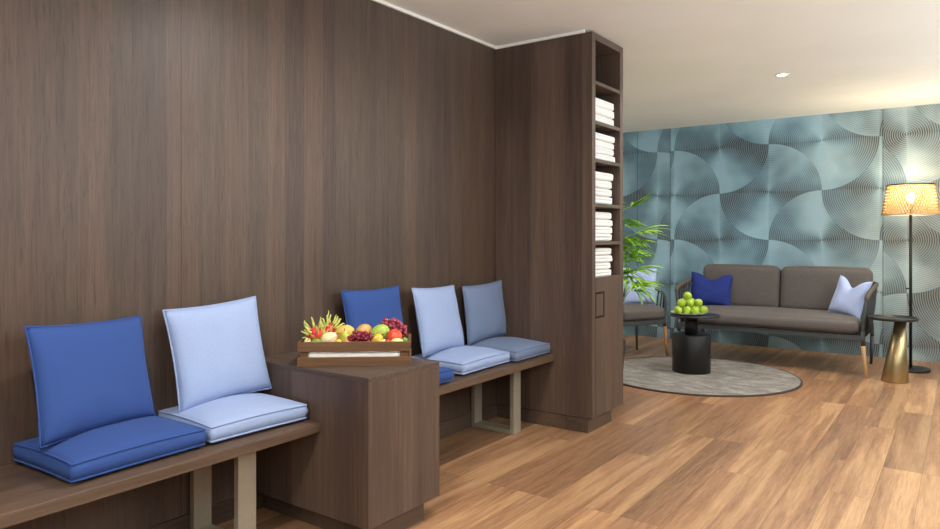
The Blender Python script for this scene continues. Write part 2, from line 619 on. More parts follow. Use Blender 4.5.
def pillow_mesh(w, h, t, pinch=0.05, chop=0.0, seed=0, n=28, slump=0.0):
    """soft scatter pillow standing in XZ, facing -Y; bottom edge at z=0"""
    bm = bmesh.new()
    grid = {}
    for sgn in (1, -1):
        for i in range(n + 1):
            for j in range(n + 1):
                edge = i in (0, n) or j in (0, n)
                if sgn == -1 and edge:
                    grid[(sgn, i, j)] = grid[(1, i, j)]
                    continue
                u, v = -1 + 2 * i / n, -1 + 2 * j / n
                x = w / 2 * u * (1 - pinch * (1 - v * v))
                z = h / 2 * v * (1 - pinch * (1 - u * u))
                prof = max(0.0, (1 - u ** 4) * (1 - v ** 4)) ** 0.55
                prof *= 1 + slump * (-v) * 0.5
                y = sgn * t / 2 * prof
                nz = noise.noise(Vector((u * 1.7 + seed, v * 1.7, sgn * 3.1 + seed * 0.37)))
                y += sgn * 0.010 * nz * prof * (t / 0.12)
                if chop:
                    d = chop * math.exp(-(u / 0.42) ** 2) * max(0, (v + 1) / 2) ** 2.5
                    z -= d
                    y += sgn * -0.25 * d * prof
                grid[(sgn, i, j)] = bm.verts.new((x, y, z + h / 2))
    for sgn in (1, -1):
        for i in range(n):
            for j in range(n):
                q = [grid[(sgn, i, j)], grid[(sgn, i + 1, j)], grid[(sgn, i + 1, j + 1)], grid[(sgn, i, j + 1)]]
                bm.faces.new(q if sgn == -1 else q[::-1])
    return bm


def pillow_seam(w, h, pinch, chop, n=28):
    pts = []
    def P(u, v):
        x = w / 2 * u * (1 - pinch * (1 - v * v))
        z = h / 2 * v * (1 - pinch * (1 - u * u))
        if chop:
            z -= chop * math.exp(-(u / 0.42) ** 2) * max(0, (v + 1) / 2) ** 2.5
        return (x, 0, z + h / 2)
    for i in range(n):
        pts.append(P(-1 + 2 * i / n, -1))
    for i in range(n):
        pts.append(P(1, -1 + 2 * i / n))
    for i in range(n):
        pts.append(P(1 - 2 * i / n, 1))
    for i in range(n):
        pts.append(P(-1, 1 - 2 * i / n))
    return tube(bmesh.new(), pts, 0.0035, 6, closed=True)


def rr_outline(w, d, r, n=6, bow=0.0):
    """rounded rectangle outline (x, y), edges optionally bowed in"""
    pts = []
    for cx, cy, a0 in ((w / 2 - r, d / 2 - r, 0), (-w / 2 + r, d / 2 - r, 90), (-w / 2 + r, -d / 2 + r, 180), (w / 2 - r, -d / 2 + r, 270)):
        for k in range(n + 1):
            a = math.radians(a0 + 90 * k / n)
            pts.append((cx + r * math.cos(a), cy + r * math.sin(a)))
    return pts


def box_cushion(w, d, t, crown=0.03, n=26, edge=0.012, seed=0, puff=0.008, belly=0.2):
    """boxed seat cushion: domed top, slightly bellied border; base at z=0"""
    bm = bmesh.new()
    top, bot = {}, {}

    def warp(x, y):
        return (x, y)
    for i in range(n + 1):
        for j in range(n + 1):
            u, v = -1 + 2 * i / n, -1 + 2 * j / n
            ex = 0.015 * (1 - v * v)
            ey = 0.015 * (1 - u * u)
            x = w / 2 * u * (1 - ex)
            y = d / 2 * v * (1 - ey)
            dome = ((1 - u * u) * (1 - v * v)) ** 0.6
            nz = noise.noise(Vector((u * 1.4 + seed, v * 1.4 - seed, 0.3)))
            top[i, j] = bm.verts.new((x, y, t + crown * dome + 0.005 * ((1 - u * u) + (1 - v * v)) + 0.006 * nz * dome ** 0.5))
            bot[i, j] = bm.verts.new((x, y, 0.016 * (1 - dome) ** 2))
    for i in range(n):
        for j in range(n):
            bm.faces.new((top[i, j], top[i + 1, j], top[i + 1, j + 1], top[i, j + 1]))
            bm.faces.new((bot[i, j], bot[i, j + 1], bot[i + 1, j + 1], bot[i + 1, j]))
    ring = [(i, 0) for i in range(n)] + [(n, j) for j in range(n)] + [(n - i, n) for i in range(n)] + [(0, n - j) for j in range(n)]
    L = len(ring)
    mid = []
    for q in ring:
        a, b = top[q].co, bot[q].co
        m = (a + b) / 2
        u, v = -1 + 2 * q[0] / n, -1 + 2 * q[1] / n
        out = Vector((u if abs(u) == 1 else 0, v if abs(v) == 1 else 0, 0))
        if out.length:
            out.normalize()
        mid.append(bm.verts.new(m + out * puff))
    for k in range(L):
        k2 = (k + 1) % L
        bm.faces.new((bot[ring[k]], bot[ring[k2]], mid[k2], mid[k]))
        bm.faces.new((mid[k], mid[k2], top[ring[k2]], top[ring[k]]))
    pt = [tuple(top[q].co) for q in ring]
    pb = [tuple(bot[q].co) for q in ring]
    return bm, pt, pb


def cushion_thing(name, label, cat, w, d, t, mat, loc, rotz, group, crown=0.03, seed=0):
    bm, pt, pb = box_cushion(w, d, t, crown, seed=seed)
    root = thing(name, label, cat, loc, (0, 0, rotz), group)
    link('cover', bm, mat, root, True)
    link('piping', tube(bmesh.new(), pt, 0.0042, 6, closed=True), mat, root, True)
    link('piping', tube(bmesh.new(), pb, 0.0042, 6, closed=True), mat, root, True)
    return root


def pillow_thing(name, label, w, h, t, mat, loc, rot, group=None, pinch=0.05, chop=0.0, seed=0, slump=0.25):
    root = thing(name, label, 'pillow', loc, rot, group)
    link('cover', pillow_mesh(w, h, t, pinch, chop, seed, slump=slump), mat, root, True)
    link('seam', pillow_seam(w, h, pinch, chop), mat, root, True)
    return root


# ------------------------------------------------------------------ the setting
XW, YF = -2.736, 8.549            # panelled wall plane, papered wall plane
X0, X1, Y0 = -4.5, 3.3, -3.0
struct('floor', bxm((X0, Y0, -0.05), (X1, YF + 0.1, 0)), M['floor'])
struct('ceiling', bxm((X0, Y0, CEIL), (X1, YF + 0.1, CEIL + 0.08)), M['ceiling'])
struct('wall_left', bxm((XW - 0.12, Y0, 0), (XW, 4.64, CEIL - 0.018)), M['panel_wall'])
struct('wall_back', bxm((X0, YF, 0), (X1, YF + 0.1, CEIL)), M['mural'])
struct('wall_left_far', bxm((X0 - 0.1, 4.64, 0), (X0, YF, CEIL)), M['white_paint'])
struct('wall_return', bxm((X0, 4.54, 0), (XW - 0.12, 4.64, CEIL)), M['white_paint'])
struct('baseboard_left', bxm((XW, Y0, 0), (XW + 0.012, 4.133, 0.096), 0.002), M['wood_y'])
struct('trim_1', bxm((XW - 0.12, Y0, CEIL - 0.018), (XW + 0.014, 4.13, CEIL)), M['white_paint'])
struct('trim_2', bxm((XW + 0.014, 4.118, CEIL - 0.018), (-2.03, 4.132, CEIL)), M['ceiling'])

for i, (x, y, p) in enumerate(DOWN):
    d = thing('ceiling_downlight', 'small round lit downlight recessed in the plain ceiling', 'light', (x, y, CEIL),
              group='recessed ceiling downlights')
    link('trim_ring', lathe(bmesh.new(), [(0.040, -0.001), (0.040, -0.007), (0.052, -0.007), (0.056, -0.001)], 32, cap=False), M['white_paint'], d, True)
    link('lens', lathe(bmesh.new(), [(0.040, -0.002), (0.040, -0.004), (0.0, -0.004)], 32), M['lens'], d)

# ------------------------------------------------------------------ towel cabinet
TX, TY0, TY1 = -1.979, 4.135, 4.639
TOPZ = 2.641
tc = thing('towel_cabinet', 'tall dark wood cabinet with open towel shelves above a door', 'cabinet', (XW, TY0, 0))


def tcb(name, lo, hi, mat, bevel=0.0015, parent=None):
    off = Vector((XW, TY0, 0))
    bm = bxm(lo, hi, bevel, 1)
    bmesh.ops.translate(bm, verts=bm.verts, vec=-off)
    return link(name, bm, mat, parent or tc)


PB = 0.096
tcb('side_panel', (XW, TY0, PB), (TX, TY0 + 0.050, TOPZ), M['wood_v'])
tcb('side_panel', (XW, TY1 - 0.050, PB), (TX, TY1, TOPZ), M['wood_v'])
tcb('top_panel', (XW, TY0 + 0.050, TOPZ - 0.045), (TX, TY1 - 0.050, TOPZ), M['wood_x'])
tcb('back_panel', (TX - 0.42, TY0 + 0.050, 1.0), (TX - 0.40, TY1 - 0.050, TOPZ - 0.045), M['wood_v'])
tcb('bottom_panel', (XW, TY0 + 0.050, PB), (TX - 0.022, TY1 - 0.050, PB + 0.025), M['wood_x'])
SHELF = [2.328, 2.064, 1.812, 1.515, 1.262, 1.022]
for z in SHELF[:5]:
    tcb('shelf', (TX - 0.40, TY0 + 0.050, z - 0.024), (TX - 0.002, TY1 - 0.050, z), M['wood_y'])
tcb('shelf', (TX - 0.40, TY0 + 0.050, SHELF[5] - 0.03), (TX - 0.022, TY1 - 0.050, SHELF[5] - 0.004), M['wood_y'])
door = tcb('door', (TX - 0.021, TY0 + 0.052, PB + 0.002), (TX + 0.001, TY1, SHELF[5]), M['wood_v'])
# recessed square pull: dark reveal with a wood plate inside
hb = bmesh.new()
hy0, hy1, hz0, hz1 = 4.185, 4.318, 0.752, 0.925
w_ = 0.014
for lo, hi in (((TX - 0.004, hy0, hz1 - w_), (TX + 0.003, hy1, hz1)), ((TX - 0.004, hy0, hz0), (TX + 0.003, hy1, hz0 + w_)),
               ((TX - 0.004, hy1 - w_, hz0 + w_), (TX + 0.003, hy1, hz1 - w_)), ((TX - 0.004, hy0, hz0 + w_), (TX + 0.003, hy0 + 0.005, hz1 - w_))):
    box(hb, lo, hi)
bmesh.ops.translate(hb, verts=hb.verts, vec=-Vector((XW, TY0, 0)))
hd = link('handle', hb, M['black_inside'], door)
hd['label'] = 'dark recessed square pull'
tcb('plinth', (XW, TY0 - 0.003, 0), (TX - 0.03, TY1 - 0.135, PB - 0.004), M['wood_y'])

# ---- towels
def towel_mesh(w, d, t, seed):
    """one folded towel: two plump layers, the fold closed on the +Y side; x is depth, y is width"""
    bm = bmesh.new()
    out = rr_outline(d, w, 0.028, 6)
    m = len(out)
    R = t / 4
    levels = []
    for lay_ in range(2):
        for k in range(9):
            sg_ = -1 + 2 * k / 8
            if lay_ == 1 and k == 0:
                continue
            levels.append((t / 4 + t / 2 * lay_ + sg_ * R, R * (1 - math.sqrt(max(0.0, 1 - (sg_ * 0.985) ** 2))) * 1.6, lay_ == 0 and k == 8))
    rings = []
    for z, ins, mid in levels:
        row = []
        for (x, y) in out:
            i2 = ins
            if mid or abs(z - t / 2) < t * 0.2:
                i2 = ins * (1 - max(0.0, min(1.0, (y / (w / 2) - 0.55) / 0.35)))
            L = math.hypot(x, y)
            nx_ = x * (1 - i2 / (d / 2)) + 0.003 * noise.noise(Vector((y * 14, z * 30, seed * 1.3)))
            ny_ = y * (1 - i2 / (w / 2)) + 0.004 * noise.noise(Vector((x * 14, z * 40, seed * 2.1)))
            row.append(bm.verts.new((nx_, ny_, z)))
        rings.append(row)
    for a_, b_ in zip(rings, rings[1:]):
        for k in range(m):
            bm.faces.new((a_[k], a_[(k + 1) % m], b_[(k + 1) % m], b_[k]))
    for end, up in ((rings[0], 0), (rings[-1], 1)):
        prev = end
        for f_ in (0.8, 0.45):
            row = [bm.verts.new((v.co.x * f_, v.co.y * f_, max(0.0, v.co.z + (0.002 * noise.noise(Vector((v.co.x * 12, v.co.y * 12, seed))) if up else 0)))) for v in end]
            for k in range(m):
                bm.faces.new((prev[k], prev[(k + 1) % m], row[(k + 1) % m], row[k]))
            prev = row
        c = bm.verts.new((0, 0, end[0].co.z))
        for k in range(m):
            bm.faces.new((prev[k], prev[(k + 1) % m], c))
    return bm


stacks = [(1, 3, 'highest', 0.056), (2, 4, 'second highest', 0.046), (3, 4, 'middle', 0.055), (4, 4, 'second lowest', 0.050), (5, 4, 'lowest', 0.049)]
stacks = [(i, n, s, t) for (i, n, s, t) in stacks]
POS = {3: ['bottom', 'middle', 'top'], 4: ['bottom', 'second from bottom', 'second from top', 'top']}
for i, n, s, t in stacks:
    z = SHELF[i] + (0.0 if i < 5 else -0.004)
    for q in range(n):
        sd = i * 10 + q
        rnd = random.Random(sd)
        w = 0.368 - (0.045 if i == 5 else 0.02 * (i > 2)) + rnd.uniform(-0.016, 0.010)
        o = link('folded_towel', towel_mesh(w, 0.30, t + rnd.uniform(-0.002, 0.001), sd), M['white_towel'], None, True,
                 (TX - 0.175 + rnd.uniform(-0.006, 0.004), TY0 + 0.056 + w / 2 + rnd.uniform(0, 0.006), z + 0.0005))
        z += t
        tag(o, f'white folded towel, {POS[n][q]} of the {s} towel stack in the cabinet', 'towel', 'folded white towels on the cabinet shelves')

# ------------------------------------------------------------------ benches
BX, BZ = -2.257, 0.4946


def bench(label, y0, y1, legs):
    r = thing('wall_bench', label, 'bench', (XW, y0, 0), group='wooden wall benches')
    off = Vector((XW, y0, 0))
    bm = bxm((XW + 0.002, y0, BZ - 0.042), (BX, y1, BZ), 0.0025, 2)
    bmesh.ops.translate(bm, verts=bm.verts, vec=-off)
    link('seat_board', bm, M['wood_y'], r)
    for ly in legs:
        bm = bmesh.new()
        # flat-bar loop: outer rectangle minus inner, one closed solid
        xo0, xo1, zo0, zo1 = -2.722, -2.383, 0.003, BZ - 0.042
        tt = 0.028
        out = [(xo0, zo0), (xo1, zo0), (xo1, zo1), (xo0, zo1)]
        inn = [(xo0 + tt, zo0 + tt), (xo1 - tt, zo0 + tt), (xo1 - tt, zo1 - 0.012), (xo0 + tt, zo1 - 0.012)]
        V = {}
        for s, y in ((0, ly), (1, ly + 0.086)):
            for nm, L in (('o', out), ('i', inn)):
                for q, (x, z) in enumerate(L):
                    V[s, nm, q] = bm.verts.new((x, y, z))
        for q in range(4):
            p = (q + 1) % 4
            bm.faces.new((V[0, 'o', q], V[0, 'o', p], V[0, 'i', p], V[0, 'i', q]))
            bm.faces.new((V[1, 'o', q], V[1, 'i', q], V[1, 'i', p], V[1, 'o', p]))
            bm.faces.new((V[0, 'o', q], V[1, 'o', q], V[1, 'o', p], V[0, 'o', p]))
            bm.faces.new((V[0, 'i', q], V[0, 'i', p], V[1, 'i', p], V[1, 'i', q]))
        bmesh.ops.translate(bm, verts=bm.verts, vec=-off)
        f = link('leg_frame', bm, M['bronze'], r)
        bm = bmesh.new()
        for x in (xo0 + 0.014, xo1 - 0.014):
            pass
        box(bm, (xo0 + 0.01, ly + 0.01, 0), (xo1 - 0.01, ly + 0.076, 0.004))
        bmesh.ops.translate(bm, verts=bm.verts, vec=-off)
        link('foot_pad', bm, M['black'], f)
    return r


bench('nearer dark wood wall bench with the royal blue cushion, left of the box table', -0.8, 2.040, (0.35, 1.718))
bench('farther dark wood wall bench between the box table and the towel cabinet', 2.516, 4.129, (2.75, 3.813))

# ---- seat cushions and back pillows
sg, pg = 'seat cushions on the wall benches', 'back pillows on the wall benches'
seats = [
    ('royal blue square seat cushion at the left end of the nearer bench', 'blue', 1.288, -2.530, 0.030, 0.40, 0.485),
    ('light blue square seat cushion on the nearer bench beside the royal blue one', 'light_blue', 1.800, -2.528, -0.045, 0.40, 0.450),
    ('blue seat cushion mostly hidden behind the box table and fruit crate', 'blue', 2.785, -2.500, 0.0, 0.44, 0.47),
    ('light blue square seat cushion in the middle of the farther bench', 'light_blue', 3.420, -2.525, 0.022, 0.40, 0.510),
    ('grey blue square seat cushion beside the towel cabinet', 'grey_blue', 3.915, -2.502, 0.0, 0.42, 0.425),
]
for i, (lb, m, y, x, rz, d, w) in enumerate(seats):
    cushion_thing('seat_cushion', lb, 'cushion', d, w, 0.070, M[m], (x, y, BZ), rz, sg, 0.034, i * 2.3 + 1)

pills = [  # y, x, width, height, lean, roll, yaw
    ('royal blue back pillow leaning on the panelled wall at the far left', 'blue', 1.262, -2.552, 0.485, 0.405, 12.5, 0.030, 0.25),
    ('light blue back pillow leaning on the wall above the nearer bench', 'light_blue', 1.815, -2.590, 0.440, 0.426, 11.5, -0.063, -0.053),
    ('dark blue back pillow rising behind the fruit crate', 'blue', 2.795, -2.605, 0.455, 0.425, 10.0, 0.0, 0.0),
    ('light blue back pillow in the middle of the farther bench', 'light_blue', 3.340, -2.585, 0.455, 0.405, 12.5, 0.023, 0.071),
    ('grey blue back pillow nearest the towel cabinet', 'grey_blue', 3.895, -2.640, 0.450, 0.387, 5.0, -0.045, -0.029),
]
for i, (lb, m, y, x, w, h, le, ro, ya) in enumerate(pills):
    pillow_thing('back_pillow', lb, w, h, 0.095, M[m], (x, y, BZ + 0.094), (math.radians(-le), ro, PI / 2 + ya), pg, 0.05, 0.0, i * 1.9 + 0.4, 0.35)

# ------------------------------------------------------------------ box side table
BTX, BTY0, BTY1, BTZ = -1.974, 2.043, 2.512, 0.7176
bt = thing('box_table', 'dark wood block side table standing between the two wall benches', 'table', (XW, BTY0, 0))


def btb(name, lo, hi, mat, bevel=0.0015):
    bm = bxm(lo, hi, bevel, 1)
    bmesh.ops.translate(bm, verts=bm.verts, vec=-Vector((XW, BTY0, 0)))
    return link(name, bm, mat, bt)


btb('side_panel', (XW + 0.014, BTY0, 0.096), (BTX - 0.02, BTY0 + 0.02, BTZ - 0.02), M['wood_v'])
btb('side_panel', (XW + 0.014, BTY1 - 0.02, 0.096), (BTX - 0.02, BTY1, BTZ - 0.02), M['wood_v'])
btb('front_panel', (BTX - 0.02, BTY0, 0.096), (BTX, BTY1, BTZ - 0.02), M['wood_v'])
btb('tabletop', (XW + 0.002, BTY0, BTZ - 0.02), (BTX, BTY1, BTZ), M['wood_x'])
btb('plinth', (XW + 0.014, BTY0 + 0.06, 0), (BTX - 0.034, BTY1 - 0.073, 0.097), M['wood_y'])

# ------------------------------------------------------------------ fruit crate
CA = math.radians(39.0)
CO = Vector((-2.400, 2.034, BTZ))
CL, CD, CH = 0.498, 0.245, 0.110
crate = thing('fruit_crate', 'slatted wooden crate full of fruit on the box table', 'crate', CO, (0, 0, CA))
th = 0.011
for y in (0, CD - th):
    for z0, z1 in ((0.0, 0.042), (0.066, CH)):
        link('slat', bxm((0, y, z0), (CL, y + th, z1), 0.0015, 1), M['crate'], crate)
for x in (0, CL - th):
    for z0, z1 in ((0.0, 0.042), (0.066, CH)):
        link('slat', bxm((x, th, z0), (x + th, CD - th, z1), 0.0015, 1), M['crate'], crate)
for x in (th, CL - th - 0.034):
    for y in (th, CD - th - 0.018):
        link('corner_post', bxm((x, y, 0.002), (x + 0.034, y + 0.018, CH - 0.004), 0.001, 1), M['crate'], crate)
link('base', bxm((th, th, 0.001), (CL - th, CD - th, 0.009)), M['crate'], crate)

# crumpled paper lining, domed a little so that the fruit stands proud of the rim
bm = bmesh.new()
nx, ny = 40, 18
lx0, lx1, ly0, ly1 = 0.047, CL - 0.047, 0.014, CD - 0.014
G = {}
for i in range(nx + 1):
    for j in range(ny + 1):
        u, v = i / nx, j / ny
        x, y = lx0 + (lx1 - lx0) * u, ly0 + (ly1 - ly0) * v
        ed = min(1.0, min(u * 8, (1 - u) * 8, v * 4, (1 - v) * 4))
        z = 0.060 + 0.020 * ed + 0.006 * noise.noise(Vector((x * 22, y * 22, 1.0)))
        G[i, j, 1] = bm.verts.new((x, y, z))
        G[i, j, 0] = bm.verts.new((x, y, 0.0105))
for i in range(nx):
    for j in range(ny):
        bm.faces.new((G[i, j, 1], G[i + 1, j, 1], G[i + 1, j + 1, 1], G[i, j + 1, 1]))
        bm.faces.new((G[i, j, 0], G[i, j + 1, 0], G[i + 1, j + 1, 0], G[i + 1, j, 0]))
for i in range(nx):
    bm.faces.new((G[i, 0, 0], G[i + 1, 0, 0], G[i + 1, 0, 1], G[i, 0, 1]))
    bm.faces.new((G[i, ny, 0], G[i, ny, 1], G[i + 1, ny, 1], G[i + 1, ny, 0]))
for j in range(ny):
    bm.faces.new((G[0, j, 0], G[0, j, 1], G[0, j + 1, 1], G[0, j + 1, 0]))
    bm.faces.new((G[nx, j, 0], G[nx, j + 1, 0], G[nx, j + 1, 1], G[nx, j, 1]))
lin = link('paper_liner', bm, M['paper'], None, True, CO)
lin.rotation_euler = (0, 0, CA)
tag(lin, 'white crumpled paper lining seen through the gap of the fruit crate', 'paper')


def crate_pt(x, y, z):
    return CO + Matrix.Rotation(CA, 3, 'Z') @ Vector((x * 0.950, y * 1.03, z - 0.006))


def fruit_body(rx, rz, n=28, m=18, dimple=0.0, pear=0.0, bend=0.0, lob=0.0):
    bm = bmesh.new()
    prof = []
    for i in range(m + 1):
        a = -PI / 2 + PI * i / m
        r = math.cos(a)
        z = math.sin(a)
        rr = r * (1 + pear * (-z) * 0.5 - (0.35 * pear * max(0, z)))
        zz = z
        if dimple:
            zz -= dimple * (1 if z > 0 else -1) * math.exp(-(r / 0.38) ** 2) * (1.0 if z > 0 else 0.6)
        prof.append((max(0.0, rr * rx) if 0 < i < m else 0.0, zz * rz))
    lathe(bm, prof, n)
    if bend or lob:
        for v in bm.verts:
            v.co.x += bend * (v.co.z / rz) ** 2 * rx
            a = math.atan2(v.co.y, v.co.x)
            k = 1 + lob * math.cos(5 * a)
            v.co.x *= k
            v.co.y *= k
    return bm


def fruit(name, label, cat, mat, pos, rx, rz, rot=(0, 0, 0), stalk=True, group='fruit heaped in the wooden crate', **kw):
    o = thing(name, label, cat, crate_pt(*pos), (rot[0], rot[1], rot[2] + CA), group)
    link('flesh', fruit_body(rx, rz, **kw), M[mat], o, True)
    if stalk:
        dz = kw.get('dimple', 0)
        z0 = rz * (1 - dz) - 0.003
        link('stalk', tube(bmesh.new(), [(0, 0, z0), (0.001, 0, z0 + 0.008), (0.004, 0.001, z0 + 0.015)], 0.0018, 6), M['stalk'], o, True)
    return o


# dragon fruit with long curling scales at the crate's left end
for q, (lb, pos, rot, sc) in enumerate([
        ('red dragon fruit with curling yellow green scales at the left end of the crate', (0.072, 0.100, 0.126), (0.5, -0.35, 0.3), 0.95),
        ('second red dragon fruit, just behind the left one with curling scales', (0.118, 0.186, 0.134), (0.2, 0.3, 1.2), 0.82)]):
    dfr = thing('dragon_fruit', lb, 'fruit', crate_pt(*pos), (rot[0], rot[1], rot[2] + CA), 'dragon fruit in the crate')
    link('flesh', fruit_body(0.038 * sc, 0.052 * sc), M['dragon'], dfr, True)
    rnd = random.Random(5 + q)
    for lvl in range(5):
        zc = -0.030 + 0.018 * lvl
        rr = 0.038 * sc * math.sqrt(max(0.05, 1 - (zc / 0.055) ** 2)) * 0.94
        cnt = 5
        for kk in range(cnt):
            a = 2 * PI * (kk + 0.5 * lvl) / cnt + rnd.uniform(-0.2, 0.2)
            ln = rnd.uniform(0.026, 0.040) * (0.80 + 0.06 * lvl)
            d = Vector((math.cos(a), math.sin(a), 0))
            zv = Vector((0, 0, 1))
            p0 = d * rr + zv * zc
            p1 = p0 + d * ln * 0.35 + zv * ln * 0.5
            p2 = p0 + d * ln * (0.75 if lvl < 4 else 0.35) + zv * ln * 1.05
            p3 = p2 + d * ln * rnd.uniform(-0.05, 0.45) + zv * ln * rnd.uniform(-0.05, 0.35)
            sp = spline([p0, p1, p2, p3], 4)
            rad_ = [0.0066 * (1 - 0.82 * (t_ / (len(sp) - 1))) for t_ in range(len(sp))]
            link('scale', tube(bmesh.new(), sp, rad_, 6), M['dragon_scale'], dfr, True)

F = fruit
F('lime', 'small green lime by the front slat under the dragon fruit', 'fruit', 'lime', (0.082, 0.042, 0.104), 0.022, 0.027, (PI / 2, 0, 1.2))
F('cream_fruit', 'pale cream pear shaped fruit to the right of the dragon fruit', 'fruit', 'cream_fruit', (0.140, 0.060, 0.121), 0.032, 0.043, (0.5, 0.9, 0.2), pear=0.35)
F('cream_fruit', 'cream coloured fruit low at the left front corner of the crate', 'fruit', 'cream_fruit', (0.038, 0.05, 0.106), 0.017, 0.021, (0.9, 0.3, 0.0))
F('mango', 'large yellow pink mango behind the pear, left of the dark grapes', 'fruit', 'mango', (0.200, 0.148, 0.136), 0.036, 0.052, (0.3, 1.25, -0.1), bend=0.12)
F('pear', 'yellow green pear in front of the large mango', 'fruit', 'pear', (0.216, 0.072, 0.125), 0.027, 0.034, (0.3, -0.3, 0.4), pear=0.3)
F('golden_fruit', 'golden yellow fruit at the front slat left of the yellow green pear', 'fruit', 'gold', (0.184, 0.039, 0.103), 0.019, 0.022, (1.2, 0.2, 0.5))
F('peach', 'coral pink peach at the front slat below the yellow green pear', 'fruit', 'peach', (0.226, 0.036, 0.102), 0.019, 0.019, (0.2, 0.3, 0), dimple=0.15)
F('blush_mango', 'orange red blushed mango behind the darker grapes', 'fruit', 'blush', (0.290, 0.156, 0.138), 0.034, 0.043, (0.2, 0.75, 0.3), bend=0.1)
F('green_mango', 'big pale green mango between the two bunches of grapes', 'fruit', 'green_mango', (0.374, 0.126, 0.138), 0.037, 0.048, (0.3, 1.0, 0.1), bend=0.1)
F('star_fruit', 'golden ribbed star fruit in front of the green mango', 'fruit', 'gold', (0.366, 0.050, 0.116), 0.023, 0.031, (0.4, 0.7, 0.3), lob=0.13)
F('yellow_fruit', 'small yellow fruit at the front slat beside the star fruit', 'fruit', 'pale_yellow', (0.398, 0.036, 0.104), 0.016, 0.020, (0.9, 0.5, 0.1))
F('pomegranate', 'orange red pomegranate near the right end of the crate', 'fruit', 'tomato', (0.448, 0.080, 0.126), 0.036, 0.034, (0.5, 0.3, 0), dimple=0.12)
F('red_plum', 'small red plum at the front slat beside the pomegranate', 'fruit', 'tomato', (0.417, 0.034, 0.104), 0.018, 0.018, (0.3, 0, 0), dimple=0.1)
F('yellow_lemon', 'pale yellow lemon at the front slat in the right corner', 'fruit', 'pale_yellow', (0.462, 0.038, 0.105), 0.020, 0.030, (0, PI / 2, 0.1))
F('lime', 'dark green lime in the right front corner of the crate', 'fruit', 'lime', (0.497, 0.066, 0.106), 0.016, 0.020, (0.6, 0.3, 0))

gm = bmesh.new()
lathe(gm, [(0, -0.0105)] + [(0.0095 * math.cos(a), 0.0105 * math.sin(a)) for a in [math.radians(q) for q in (-67, -45, -22, 0, 22, 45, 67)]] + [(0, 0.0105)], 14)
GRAPE_ME = None


def grapes(label, pts, mat, seed):
    global GRAPE_ME
    o = thing('grape_bunch', label, 'grapes', crate_pt(*pts[0]), (0, 0, CA), 'bunches of dark grapes')
    rnd = random.Random(seed)
    c0 = Vector(pts[0])
    spine = [Vector(p) - c0 for p in pts]
    link('stem', tube(bmesh.new(), [s for s in spine], 0.002, 6), M['stalk'], o, True)
    proto = None
    placed = []
    tries = 0
    while len(placed) < 62 and tries < 6000:
        tries += 1
        a = rnd.random() * (len(spine) - 1)
        k = int(a)
        b = spine[k].lerp(spine[min(k + 1, len(spine) - 1)], a - k)
        t = a / (len(spine) - 1)
        R = 0.032 * (1 - 0.35 * abs(2 * t - 0.9))
        d = Vector((rnd.gauss(0, 1), rnd.gauss(0, 1), rnd.gauss(0, 1))).normalized()
        p = b + d * R * rnd.uniform(0.55, 1.0)
        if any((p - q).length < 0.0135 for q in placed):
            continue
        placed.append(p)
        if proto is None:
            me = bpy.data.meshes.new('grape')
            gm2 = gm.copy()
            bmesh.ops.recalc_face_normals(gm2, faces=gm2.faces)
            gm2.to_mesh(me)
            gm2.free()
            for pl in me.polygons:
                pl.use_smooth = True
            me.materials.append(M[mat])
            g = bpy.data.objects.new('grape', me)
            proto = g
        else:
            g = proto.copy()
        COL.objects.link(g)
        g.parent = o
        g.location = p
        g.rotation_euler = (rnd.random() * 3, rnd.random() * 3, 0)
    return o


grapes('dark red bunch of grapes in the middle front of the crate', [(0.252, 0.055, 0.124), (0.28, 0.048, 0.130), (0.315, 0.048, 0.122), (0.335, 0.05, 0.116)], 'grape', 3)
grapes('pinkish red bunch of grapes at the back right corner of the crate', [(0.398, 0.158, 0.178), (0.43, 0.165, 0.168), (0.465, 0.165, 0.150), (0.487, 0.15, 0.140)], 'grape2', 4)

# ------------------------------------------------------------------ lounge: rug, sofa, armchair, tables, lamp, plant
RC = (-2.04, 6.47)
rug = thing('round_rug', 'round mottled grey rug under the black coffee table', 'rug', (RC[0], RC[1], 0))
link('pile', lathe(bmesh.new(), [(0.0, 0.0), (0.885, 0.0), (0.885, 0.012), (0.0, 0.012)], 96), M['rug'], rug)
link('border', lathe(bmesh.new(), [(0.885, 0.0), (0.902, 0.0), (0.903, 0.008), (0.895, 0.0145), (0.885, 0.013)], 96, cap=False), mat_plain('rug_binding', srgb(70, 58, 50), 0.9), rug, True)

# ---- coffee table
CT = (-2.105, 6.545)
ct = thing('coffee_table', 'black drum coffee table standing on the round grey rug', 'table', (CT[0], CT[1], 0.0125))
link('base', lathe(bmesh.new(), [(0, 0), (0.172, 0), (0.175, 0.004), (0.175, 0.352), (0.172, 0.356), (0, 0.356)], 64), M['black'], ct, True)
link('neck', lathe(bmesh.new(), [(0.060, 0.356), (0.060, 0.524)], 32), M['black'], ct, True)
link('tabletop', lathe(bmesh.new(), [(0, 0.524), (0.220, 0.524), (0.230, 0.528), (0.230, 0.538), (0.226, 0.541), (0, 0.541)], 64, (0.026, 0.01)), M['black_top'], ct, True)
ctz = 0.0125 + 0.541

PC = Vector((CT[0] - 0.022, CT[1] - 0.015))
pl = link('apple_plate', lathe(bmesh.new(), [(0, 0.0), (0.10, 0.0), (0.150, 0.012), (0.165, 0.019), (0.164, 0.022), (0.148, 0.016), (0.10, 0.006), (0, 0.006)], 64), M['plate'], None, True, (PC.x, PC.y, ctz + 0.0005))
tag(pl, 'pale green plate carrying the apples on the coffee table', 'plate')

